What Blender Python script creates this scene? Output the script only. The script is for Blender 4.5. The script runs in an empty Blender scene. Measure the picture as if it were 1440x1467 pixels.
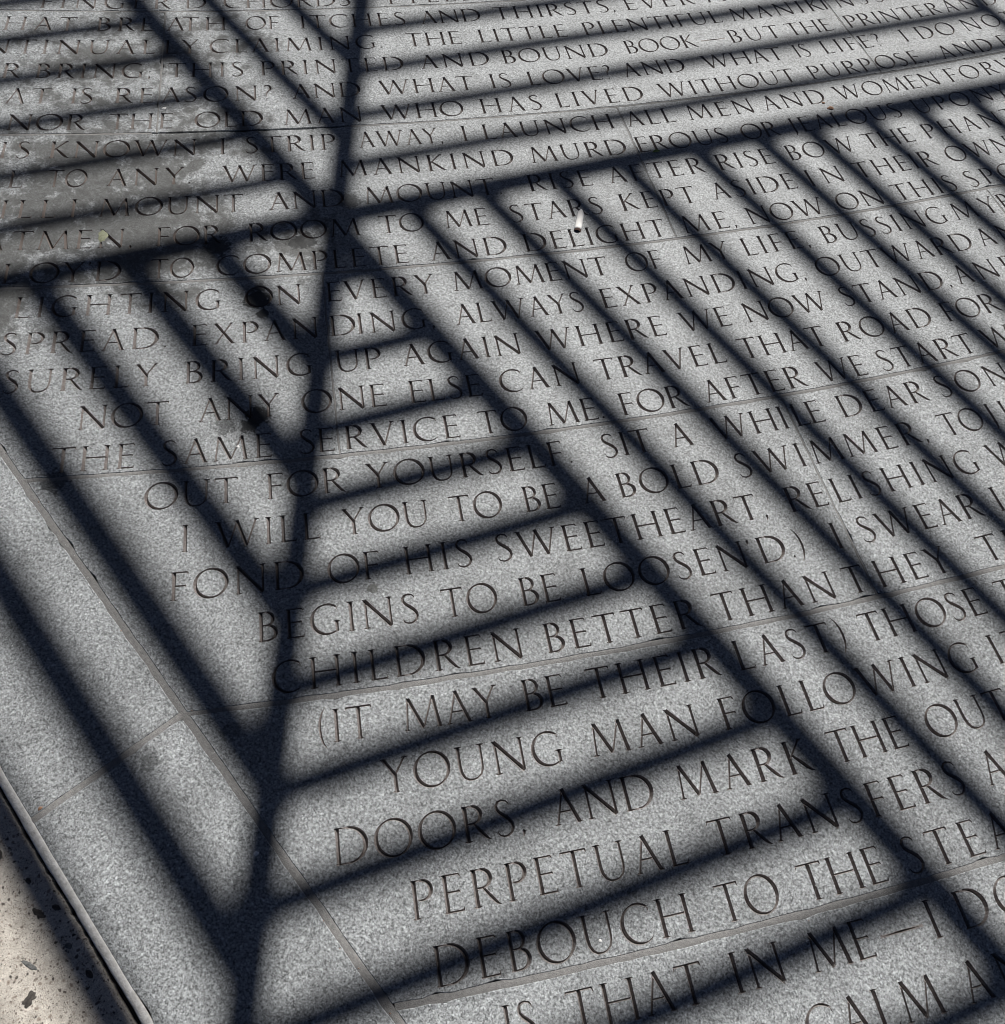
import bpy, bmesh, math, random
import numpy as np
from mathutils import Vector, Matrix
from mathutils.geometry import delaunay_2d_cdt

S = 0.1                                  # one line of the inscription is 10 cm deep
CX, CY, R0 = -41.02640, 122.22922, 104.29240      # centre of the text circle, radius of line 0 (in lines)
CAP = .583                               # cap height in lines
scene = bpy.context.scene

# ------------------------------------------------------------------ camera
cam_data = bpy.data.cameras.new('camera')
cam = bpy.data.objects.new('camera', cam_data)
scene.collection.objects.link(cam)
tilt, roll = 0.4929026, 0.1704216
M = Matrix.Rotation(tilt, 4, 'X') @ Matrix.Rotation(roll, 4, 'Z')
cam.matrix_world = Matrix.Translation((0, 0, 15.22358*S)) @ M
cam_data.sensor_fit = 'HORIZONTAL'
cam_data.sensor_width = 36
cam_data.lens = 36*1222.366/1440
cam_data.clip_start = .02
cam_data.clip_end = 500
scene.camera = cam

# ------------------------------------------------------------------ sky, sun, exposure
SUN_EL, SUN_AZ = math.radians(48), math.radians(78)       # azimuth measured from +X towards +Y
world = bpy.data.worlds.new('World'); scene.world = world; world.use_nodes = True
nt = world.node_tree; nt.nodes.clear()
sky = nt.nodes.new('ShaderNodeTexSky'); sky.sky_type = 'NISHITA'; sky.sun_disc = False
sky.air_density = .18; sky.dust_density = .25; sky.ozone_density = 1.0
sky.sun_elevation = SUN_EL; sky.sun_rotation = math.pi/2-SUN_AZ
bg = nt.nodes.new('ShaderNodeBackground'); bg.inputs['Strength'].default_value = .05
wo = nt.nodes.new('ShaderNodeOutputWorld')
nt.links.new(sky.outputs[0], bg.inputs[0]); nt.links.new(bg.outputs[0], wo.inputs[0])
sun_data = bpy.data.lights.new('sun', 'SUN'); sun_data.energy = 5.0; sun_data.angle = math.radians(.53)
sun_data.color = (1, .965, .92)
sun = bpy.data.objects.new('sun', sun_data); scene.collection.objects.link(sun)
SD = Vector((math.cos(SUN_EL)*math.cos(SUN_AZ), math.cos(SUN_EL)*math.sin(SUN_AZ), math.sin(SUN_EL)))
sun.rotation_euler = SD.to_track_quat('Z', 'Y').to_euler()
sun.location = SD*20
scene.view_settings.view_transform = 'Standard'; scene.view_settings.look = 'None'
scene.view_settings.exposure = .16; scene.view_settings.gamma = 1

scene.render.engine = 'CYCLES'
scene.cycles.filter_width = .9; scene.cycles.max_bounces = 5; scene.cycles.diffuse_bounces = 3
rnd = random.Random(7)

# ------------------------------------------------------------------ small helpers
def tag(o, label=None, cat=None, kind=None, group=None):
    if label: o['label'] = label
    if cat: o['category'] = cat
    if kind: o['kind'] = kind
    if group: o['group'] = group
    return o
def mesh_obj(name, verts, faces, mats, parent=None, fm=None, smooth=False):
    me = bpy.data.meshes.new(name); me.from_pydata([tuple(v) for v in verts], [], [tuple(f) for f in faces])
    for m in (mats if isinstance(mats, (list, tuple)) else [mats]): me.materials.append(m)
    if fm is not None: me.polygons.foreach_set('material_index', fm)
    if smooth: me.polygons.foreach_set('use_smooth', [True]*len(me.polygons))
    me.update()
    o = bpy.data.objects.new(name, me); scene.collection.objects.link(o)
    if parent: o.parent = parent
    return o
def polar(r, a):                          # r in lines from the circle centre, a in radians -> metres
    return ((CX+r*math.cos(a))*S, (CY+r*math.sin(a))*S)

# ------------------------------------------------------------------ materials
class NB:
    """a tiny node-tree writer"""
    def __init__(s, name):
        s.m = bpy.data.materials.new(name); s.m.use_nodes = True; s.t = s.m.node_tree
        s.b = s.t.nodes['Principled BSDF']
    def n(s, typ, props=None, **inp):
        nd = s.t.nodes.new('ShaderNode'+typ)
        for k, v in (props or {}).items(): setattr(nd, k, v)
        for k, v in inp.items():
            key = k.replace('_', ' ')
            sock = nd.inputs[int(k[1:])] if k[0] == 'i' and k[1:].isdigit() else nd.inputs[key]
            s.put(sock, v)
        return nd
    def put(s, sock, v):
        if isinstance(v, bpy.types.NodeSocket): s.t.links.new(v, sock)
        elif isinstance(v, bpy.types.Node): s.t.links.new(v.outputs[0], sock)
        else: sock.default_value = v
    def math(s, op, a, b=0.0, c=0.0, clamp=False):
        nd = s.t.nodes.new('ShaderNodeMath'); nd.operation = op; nd.use_clamp = clamp
        s.put(nd.inputs[0], a); s.put(nd.inputs[1], b); s.put(nd.inputs[2], c); return nd.outputs[0]
    def ramp(s, fac, stops, interp='LINEAR'):
        nd = s.t.nodes.new('ShaderNodeValToRGB'); nd.color_ramp.interpolation = interp
        e = nd.color_ramp.elements
        while len(e) < len(stops): e.new(.5)
        for el, (p, c) in zip(e, stops):
            el.position = p; el.color = (c, c, c, 1) if isinstance(c, (int, float)) else (*c, 1)
        s.put(nd.inputs[0], fac); return nd.outputs[0]
    def mix(s, fac, a, b, mode='MIX'):
        nd = s.t.nodes.new('ShaderNodeMix'); nd.data_type = 'RGBA'; nd.blend_type = mode
        s.put(nd.inputs[0], fac)
        for i, v in ((6, a), (7, b)):
            s.put(nd.inputs[i], (*v, 1) if isinstance(v, tuple) and len(v) == 3 else v)
        return nd.outputs[2]
    def sub(s, a, v):
        nd = s.t.nodes.new('ShaderNodeVectorMath'); nd.operation = 'DISTANCE'; s.put(nd.inputs[0], a); nd.inputs[1].default_value = v
        return nd.outputs['Value']
def granite(name, engraved=False):
    b = NB(name)
    co = b.n('TexCoord').outputs['Object']
    info = b.n('ObjectInfo').outputs['Random']
    # grains: coloured crystals of two sizes; rare bright cells painted in as glints
    warp = b.n('TexNoise', None, Vector=co, Scale=260.0, Detail=2.0).outputs['Color']
    wv = b.n('VectorMath', {'operation': 'MULTIPLY_ADD'}, i0=warp, i1=(.003, .003, .003), i2=co).outputs[0]
    v1 = b.n('TexVoronoi', None, Vector=wv, Scale=400.0); v2 = b.n('TexVoronoi', None, Vector=wv, Scale=800.0)
    g1 = b.n('SeparateColor', None, Color=v1.outputs['Color']).outputs[0]
    g2 = b.n('SeparateColor', None, Color=v2.outputs['Color']).outputs[1]
    cl = b.n('TexNoise', None, Vector=co, Scale=170.0, Detail=3.0, Roughness=.7).outputs[0]
    c1 = b.ramp(g1, [(0, .05), (.17, .07), (.25, .22), (.55, .34), (.80, .44), (.93, .50), (.97, .70), (1, .80)])
    c2 = b.ramp(g2, [(0, .08), (.22, .11), (.32, .29), (.70, .42), (1, .66)])
    col = b.mix(.48, c1, c2)
    clm = b.ramp(cl, [(.36, .62), (.5, 1.0), (.64, 1.22)])
    col = b.mix(1.0, col, clm, 'MULTIPLY')
    # broad mottling and the stone's own tone
    br = b.n('TexNoise', None, Vector=co, Scale=9.0, Detail=5.0, Roughness=.62).outputs[0]
    brm = b.ramp(br, [(.30, .74), (.5, 1.0), (.70, 1.13)])
    col = b.mix(1.0, col, brm, 'MULTIPLY')
    tone = b.math('MULTIPLY_ADD', info, .22, .87)
    col = b.mix(1.0, col, (.86, .905, .93), 'MULTIPLY')
    if not engraved:
        tn = b.n('CombineColor', None, Red=tone, Green=tone, Blue=tone).outputs[0]
        col = b.mix(1.0, col, tn, 'MULTIPLY')
    # water-borne dirt lying over the upper-left stones
    wn = b.n('TexNoise', None, Vector=co, Scale=16.0, Detail=6.0, Roughness=.68).outputs[0]
    m = None
    for (x, y, r, s_) in ((-1.14, 1.56, .30, .95), (-.98, 1.58, .20, .9), (-.92, 1.38, .26, 1.0), (-1.14, 1.38, .28, 1.0), (-1.18, 1.10, .17, 1.0), (-.92, 1.76, .26, .55), (-.60, 1.44, .16, .6), (-1.25, 1.95, .34, .6), (-1.2, 1.25, .18, .9), (-1.0, 2.1, .25, .45)):
        d = b.sub(co, (x, y, 0))
        k = b.math('MULTIPLY', b.math('SUBTRACT', 1.0, b.math('DIVIDE', d, r)), s_)
        m = k if m is None else b.math('MAXIMUM', m, k)
    msk = b.math('ADD', m, b.math('MULTIPLY', b.math('SUBTRACT', wn, .5), 3.2))
    msk = b.ramp(msk, [(.25, 0.0), (.60, .80)])
    halo = b.ramp(b.math('ADD', m, b.math('MULTIPLY', b.math('SUBTRACT', wn, .5), 1.5)), [(.0, 0.0), (.5, 1.0)])
    dn = b.n('TexNoise', None, Vector=co, Scale=700.0, Detail=2.0).outputs[0]
    dirt = b.mix(b.ramp(dn, [(.35, 0.0), (.65, 1.0)]), (.040, .041, .040), (.092, .092, .088))
    sm = b.n('TexNoise', None, Vector=co, Scale=45.0, Detail=6.0, Roughness=.7).outputs[0]
    smud = b.ramp(sm, [(.38, .50), (.50, .95), (.66, 1.45)])
    col = b.mix(halo, col, b.mix(1.0, col, smud, 'MULTIPLY'))
    col = b.mix(msk, col, dirt)
    # black soaked-in gum and tar marks
    en = b.n('TexNoise', None, Vector=co, Scale=85.0, Detail=5.0, Roughness=.7).outputs[0]
    for (x, y, r, k) in ((-.629, 1.250, .034, .95), (-.633, 1.282, .016, .8), (-.605, 1.212, .016, .9), (-.571, 1.450, .030, .9), (-.590, 1.437, .022, .8), (-.541, .945, .028, .93), (-.549, .918, .020, .9), (-.762, 1.385, .034, .85),
                         (-.596, .908, .024, .55), (-.50, 1.60, .030, .6), (-.88, .715, .03, .6), (-.40, .30, .02, .35), (.35, 1.0, .018, .3), (.52, .44, .02, .3), (-.52, .23, .02, .45)):
        d = b.math('ADD', b.math('DIVIDE', b.sub(co, (x, y, 0)), r), b.math('MULTIPLY', b.math('SUBTRACT', en, .5), 2.2))
        col = b.mix(b.ramp(d, [(.74, k), (.98, 0.0)]), col, (.012, .013, .014))
    # faint rusty and dull weather marks everywhere
    sp = b.n('TexNoise', None, Vector=co, Scale=30.0, Detail=4.0, Roughness=.75).outputs[0]
    col = b.mix(b.ramp(sp, [(.62, 0.0), (.76, .55)]), col, (.10, .10, .10))
    if engraved:
        col = b.mix(.55, b.mix(1.0, col, (.9, .86, .84), 'MULTIPLY'), (.215, .175, .158))
    b.put(b.b.inputs['Base Color'], col)
    rough = b.math('MULTIPLY_ADD', g1, .18, .50)
    b.put(b.b.inputs['Roughness'], rough); b.b.inputs['Specular IOR Level'].default_value = .35
    bh = b.math('ADD', b.math('MULTIPLY', g1, .5), b.n('TexNoise', None, Vector=co, Scale=520.0, Detail=3.0).outputs[0])
    bp = b.n('Bump', None, Strength=.45, Distance=.0012, Height=bh)
    b.put(b.b.inputs['Normal'], bp.outputs[0])
    return b.m
def simple(name, c1, c2, scale, rough=.8, bump=.3, dist=.001, detail=5.0, spec=.3, metallic=0):
    b = NB(name); co = b.n('TexCoord').outputs['Object']
    n = b.n('TexNoise', None, Vector=co, Scale=float(scale), Detail=detail, Roughness=.65).outputs[0]
    col = b.mix(b.ramp(n, [(.32, 0.0), (.68, 1.0)]), c1, c2)
    b.put(b.b.inputs['Base Color'], col); b.b.inputs['Roughness'].default_value = rough
    b.b.inputs['Specular IOR Level'].default_value = spec; b.b.inputs['Metallic'].default_value = metallic
    if bump:
        h = b.n('TexNoise', None, Vector=co, Scale=scale*3.0, Detail=4.0).outputs[0]
        b.put(b.b.inputs['Normal'], b.n('Bump', None, Strength=bump, Distance=dist, Height=h).outputs[0])
    return b.m
def concrete(name):
    b = NB(name); co = b.n('TexCoord').outputs['Object']
    warp = b.n('TexNoise', None, Vector=co, Scale=120.0, Detail=3.0).outputs['Color']
    wv = b.n('VectorMath', {'operation': 'MULTIPLY_ADD'}, i0=warp, i1=(.008, .008, .008), i2=co).outputs[0]
    n = b.n('TexNoise', None, Vector=co, Scale=60.0, Detail=8.0, Roughness=.75).outputs[0]
    col = b.mix(b.ramp(n, [(.30, 0.0), (.70, 1.0)]), (.35, .315, .275), (.74, .70, .63))
    fine = b.n('TexNoise', None, Vector=co, Scale=650.0, Detail=3.0).outputs[0]
    col = b.mix(1.0, col, b.ramp(fine, [(.3, .55), (.7, 1.3)]), 'MULTIPLY')
    for sc, lo, hi in ((130.0, .25, .38), (210.0, .25, .40), (330.0, .25, .40), (560.0, .25, .40)):
        v = b.n('TexVoronoi', None, Vector=wv, Scale=sc)
        cell = b.n('SeparateColor', None, Color=v.outputs['Color'])
        pick = b.ramp(cell.outputs[0], [(.76, 0.0), (.77, 1.0)])
        near = b.ramp(v.outputs['Distance'], [(lo, 1.0), (hi, 0.0)])
        msk = b.math('MULTIPLY', pick, near)
        tone = b.mix(cell.outputs[1], (.035, .03, .028), (.30, .25, .21))
        col = b.mix(msk, col, tone)
    b.put(b.b.inputs['Base Color'], col); b.b.inputs['Roughness'].default_value = .85
    b.put(b.b.inputs['Normal'], b.n('Bump', None, Strength=.6, Distance=.002, Height=n).outputs[0])
    return b.m
M_GRAN = granite('granite'); M_CUT = granite('granite_cut', True)
M_MORTAR = simple('mortar', (.165, .163, .160), (.262, .258, .252), 160, .92, .8, .0016)
M_BED = simple('joint_soil', (.02, .019, .017), (.045, .04, .036), 90, .95, .6, .003)
M_STRIP = simple('pale_sealant', (.54, .53, .50), (.84, .83, .81), 110, .8, .8, .002)
M_CONC = concrete('exposed_concrete')
M_GROUND = simple('plaza_ground', (.20, .19, .175), (.30, .285, .26), 14, .9, .3, .002)
M_STEEL = simple('bounce_darkened_steel', (.045, .048, .052), (.06, .062, .066), 6, .5, 0, spec=.4)  # white canopy steel darkened so it bounces less light into the shadows

# ---- Roman inscriptional capitals drawn as strokes: each stroke is [(x, y, half width), ...] in cap heights
TK, TN = .060, .032
def _ln(x0, y0, x1, y1, h0, h1=None, n=3):
    h1 = h0 if h1 is None else h1
    out = []
    for i in range(n):
        t = i/(n-1)
        w = 1 - .10*math.sin(math.pi*t)          # a slight waist
        out.append((x0+(x1-x0)*t, y0+(y1-y0)*t, (h0+(h1-h0)*t)*w))
    return out
def _sf(x, y, w=.085, up=0):                     # a small bracketed serif
    w *= 1.35
    return [(x-w, y-up, .008), (x-w*.45, y, .024), (x, y, .028), (x+w*.45, y, .024), (x+w, y-up, .008)]
def _hs(x, y, s, d=.09):                         # the beak that ends a horizontal arm
    return [(x, y+.005*s, .026), (x+.012, y-.045*s, .022), (x+.024, y-d*s*1.15, .005)]
def _arc(cx, cy, rx, ry, a0, a1, thick, thin, ax=18, n=14, e0=1, e1=1):
    out = []
    for i in range(n+1):
        t = i/n; a = math.radians(a0+(a1-a0)*t)
        h = thin+(thick-thin)*abs(math.cos(a-math.radians(ax)))**1.6
        if e0 < 1 and t < .15: h *= e0+(1-e0)*t/.15
        if e1 < 1 and t > .85: h *= e1+(1-e1)*(1-t)/.15
        out.append((cx+rx*math.cos(a), cy+ry*math.sin(a), h))
    return out
def _stem(x, y0=0, y1=1, h=TK, s0=1, s1=1):
    r = [_ln(x, y0+.015, x, y1-.015, h)]
    if s0: r.append(_sf(x, y0+.018))
    if s1: r.append(_sf(x, y1-.018))
    return r
def make_font():
    F = {}
    F['I'] = (.17, _stem(.085))
    F['H'] = (.90, _stem(.085)+_stem(.80)+[_ln(.1, .52, .79, .52, TN*.95)])
    F['E'] = (.56, _stem(.085, s1=0, s0=0)+[_ln(.0, .978, .50, .978, TN*.8), _ln(.09, .53, .46, .53, TN*.9), _ln(.0, .022, .52, .022, TN*.9), _hs(.50, .985, 1), _hs(.46, .56, 1, .08), _hs(.515, .015, -1)])
    F['F'] = (.54, _stem(.085, s1=0)+[_ln(.0, .978, .50, .978, TN*.8), _ln(.09, .50, .44, .50, TN*.9), _hs(.50, .985, 1), _hs(.44, .53, 1, .08)])
    F['L'] = (.54, _stem(.085, s0=0)+[_ln(.0, .022, .50, .022, TN*.9), _hs(.50, .015, -1, .11)])
    F['T'] = (.78, [_ln(.39, .015, .39, .97, TK), _sf(.39, .018), _ln(.02, .975, .76, .975, TN*.9), [(.03, .985, .018), (.012, .92, .014), (0, .87, .004)], _hs(.755, .985, 1, .10)])
    F['D'] = (.90, _stem(.085, s0=0, s1=0)+[_ln(.0, .978, .35, .978, TN*.8), _ln(.0, .022, .35, .022, TN*.8), _arc(.35, .5, .50, .478, 90, -90, .072, TN*.9, 12, 16)])
    F['P'] = (.60, _stem(.085, s1=0)+[_ln(0, .978, .28, .978, TN*.8), _arc(.28, .72, .27, .258, 90, -115, .066, TN*.9, 12, 12, 1, .4)])
    F['R'] = (.74, _stem(.085, s1=0)+[_ln(0, .978, .27, .978, TN*.8), _arc(.27, .735, .26, .243, 90, -90, .064, TN*.9, 12, 12), _ln(.09, .492, .28, .492, TN*.9),
              [(.30, .49, .034), (.46, .27, .050), (.60, .09, .046), (.68, .02, .026), (.76, -.015, .006)]])
    F['B'] = (.58, _stem(.085, s0=0, s1=0)+[_ln(0, .978, .24, .978, TN*.8), _arc(.24, .755, .22, .223, 90, -90, .060, TN*.9, 12, 12), _ln(.09, .532, .25, .532, TN*.85),
              _arc(.25, .277, .285, .255, 90, -90, .068, TN*.9, 8, 14), _ln(0, .022, .26, .022, TN*.8)])
    F['O'] = (1.0, [_arc(.5, .5, .475, .505, 0, 360, .066, .026, 22, 26)])
    F['Q'] = (1.0, [_arc(.5, .5, .475, .505, 0, 360, .066, .026, 22, 26), [(.6, .0, .03), (.8, -.15, .045), (1.1, -.25, .006)]])
    F['C'] = (.82, [_arc(.50, .5, .475, .505, 48, 305, .066, .026, 22, 20, .5, .5), [(.815, .865, .022), (.822, .80, .012), (.826, .74, .004)], [(.77, .085, .018), (.79, .12, .010), (.80, .16, .004)]])
    F['G'] = (.88, [_arc(.50, .5, .475, .505, 48, 300, .066, .026, 22, 20, .5, 1), [(.815, .865, .022), (.822, .80, .012), (.826, .74, .004)], _ln(.79, .06, .79, .40, TK*.9), _sf(.79, .405, .085), [(.73, .055, .024), (.79, .08, .02)]])
    F['S'] = (.54, [[(.455, .83, .005), (.445, .90, .020), (.39, .965, .024), (.27, 1.0, .026), (.15, .965, .036), (.085, .87, .042), (.095, .75, .046), (.17, .65, .052), (.28, .56, .056), (.40, .45, .056),
              (.475, .33, .050), (.49, .21, .044), (.43, .08, .036), (.32, .005, .030), (.20, -.005, .026), (.09, .035, .022), (.045, .09, .018), (.03, .18, .004)]])
    F['U'] = (.86, [_sf(.085, .982), _sf(.765, .982), [(.085, .985, .050), (.085, .65, .046), (.088, .40, .048), (.115, .22, .048), (.19, .08, .042), (.31, .005, .032), (.43, -.005, .026), (.56, .02, .024), (.68, .11, .026), (.745, .25, .030), (.765, .42, .032), (.765, .985, .034)]])
    F['J'] = (.30, [_sf(.17, .982), [(.17, .985, .050), (.17, .3, .048), (.165, .05, .045), (.13, -.1, .032), (.03, -.19, .008)]])
    F['N'] = (.92, [_stem(.10, 0, .98, TN*1.25, 1, 0)[0], _sf(.10, .018, .075), _ln(.07, .975, .84, .0, TK*1.12), [(.0, .985, .008), (.05, .98, .020), (.10, .95, .030)], _ln(.835, .985, .835, .03, TN*1.35), _sf(.835, .982, .075)])
    F['M'] = (1.10, [_ln(.16, .96, .07, .02, TN), _sf(.07, .018, .07), _ln(.17, .985, .55, .03, TK*1.05), _ln(.55, .03, .905, .985, TN*.9), _ln(.90, .985, 1.02, .02, TK*1.05), _sf(1.02, .018, .075), [(.12, 1.0, .01), (.17, .97, .03)]])
    F['A'] = (.86, [_ln(.08, .02, .415, .97, TN), _sf(.08, .018, .075), _ln(.40, 1.01, .77, .02, TK*1.08), _sf(.775, .018, .08), _ln(.20, .36, .62, .36, TN*.85)])
    F['V'] = (.86, [_ln(.09, .98, .44, .01, TK*1.08), _sf(.09, .982, .08), _ln(.44, .02, .77, .98, TN), _sf(.78, .982, .07)])
    F['W'] = (1.26, [_ln(.09, .98, .37, .01, TK*1.05), _sf(.09, .982, .08), _ln(.37, .02, .64, .97, TN), _ln(.62, 1.0, .90, .01, TK*1.05), _ln(.90, .02, 1.17, .98, TN), _sf(1.18, .982, .07)])
    F['X'] = (.80, [_ln(.09, .98, .70, .02, TK*1.05), _ln(.66, .98, .10, .02, TN), _sf(.09, .982, .08), _sf(.71, .018, .08), _sf(.66, .982, .065), _sf(.10, .018, .065)])
    F['Y'] = (.80, [_ln(.09, .98, .40, .50, TK*1.0), _ln(.40, .50, .71, .98, TN), _ln(.40, .52, .40, .02, TK), _sf(.40, .018), _sf(.09, .982, .08), _sf(.71, .982, .07)])
    F['K'] = (.76, _stem(.085)+[_ln(.12, .48, .58, .98, TN), _sf(.59, .982, .065), [(.20, .56, .030), (.40, .33, .052), (.58, .12, .050), (.68, .03, .03), (.78, -.015, .006)]])
    F['Z'] = (.75, [_ln(.08, .978, .66, .978, TN), _ln(.66, .98, .06, .02, TK), _ln(.06, .022, .70, .022, TN), _hs(.69, .02, -1)])
    F['.'] = (.11, [[(.055, .10, .006), (.055, .05, .045), (.055, .0, .006)], [(.01, .05, .006), (.055, .05, .04), (.10, .05, .006)]])
    F[','] = (.12, [[(.05, .10, .006), (.06, .05, .045), (.05, -.04, .03), (.0, -.13, .004)]])
    F["'"] = (.12, [[(.05, 1.0, .006), (.06, .95, .045), (.05, .86, .03), (.0, .78, .004)]])
    F['-'] = (.95, [_ln(.0, .42, .95, .42, .040)])
    F['?'] = (.42, [[(.03, .88, .004), (.07, .95, .024), (.17, 1.0, .030), (.29, .95, .046), (.34, .82, .050), (.29, .66, .044), (.19, .54, .030), (.15, .40, .022), (.15, .27, .010)], [(.15, .10, .006), (.15, .05, .045), (.15, .0, .006)]])
    F[';'] = (.12, F[','][1]+[[(.06, .50, .006), (.06, .45, .045), (.06, .40, .006)]])
    F['('] = (.26, [[(.24, 1.1, .006), (.13, .92, .022), (.06, .68, .034), (.045, .45, .038), (.07, .2, .034), (.14, -.02, .022), (.25, -.18, .006)]])
    F[')'] = (.26, [[(.02, 1.1, .006), (.13, .92, .022), (.20, .68, .034), (.215, .45, .038), (.19, .2, .034), (.12, -.02, .022), (.01, -.18, .006)]])
    return F
SBL = dict(zip("ABCDEFGHIJKLMNOPQRSTUVWXYZ", [.6,1,.7,1,1,1,.7,1,1,.8,1,1,.85,.9,.7,1,.7,1,.8,.55,.9,.55,.55,.6,.5,.7]))
SBR = dict(zip("ABCDEFGHIJKLMNOPQRSTUVWXYZ", [.6,.8,.65,.7,.7,.55,.85,1,1,.9,.5,.5,.85,.9,.7,.6,.7,.45,.8,.55,.9,.55,.55,.6,.5,.7]))
for _c in ".,'-?;()": SBL[_c] = .45; SBR[_c] = .6
_ADJ = {'W': 1.14, 'M': 1.07, 'N': 1.05, 'A': .92, 'O': 1.05, 'C': 1.03, 'G': 1.02, 'D': 1.03, 'H': 1.03}
def _bold(st):
    return st
_mf = make_font
def make_font():
    F = _mf()
    for c, k in _ADJ.items():
        w, sts = F[c]; F[c] = (w*k, [[(x*k, y, h) for x, y, h in st] for st in sts])
    for c in 'SURKJ?(),.;\'':                       # hand-written curves get the same weight as the rest
        w, sts = F[c]; F[c] = (w, [[(x, y, h*1.1 if len(st) > 4 or c in "RK,.;'" and len(st) != 5 else h) for x, y, h in st] for st in sts])
    return F

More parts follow.
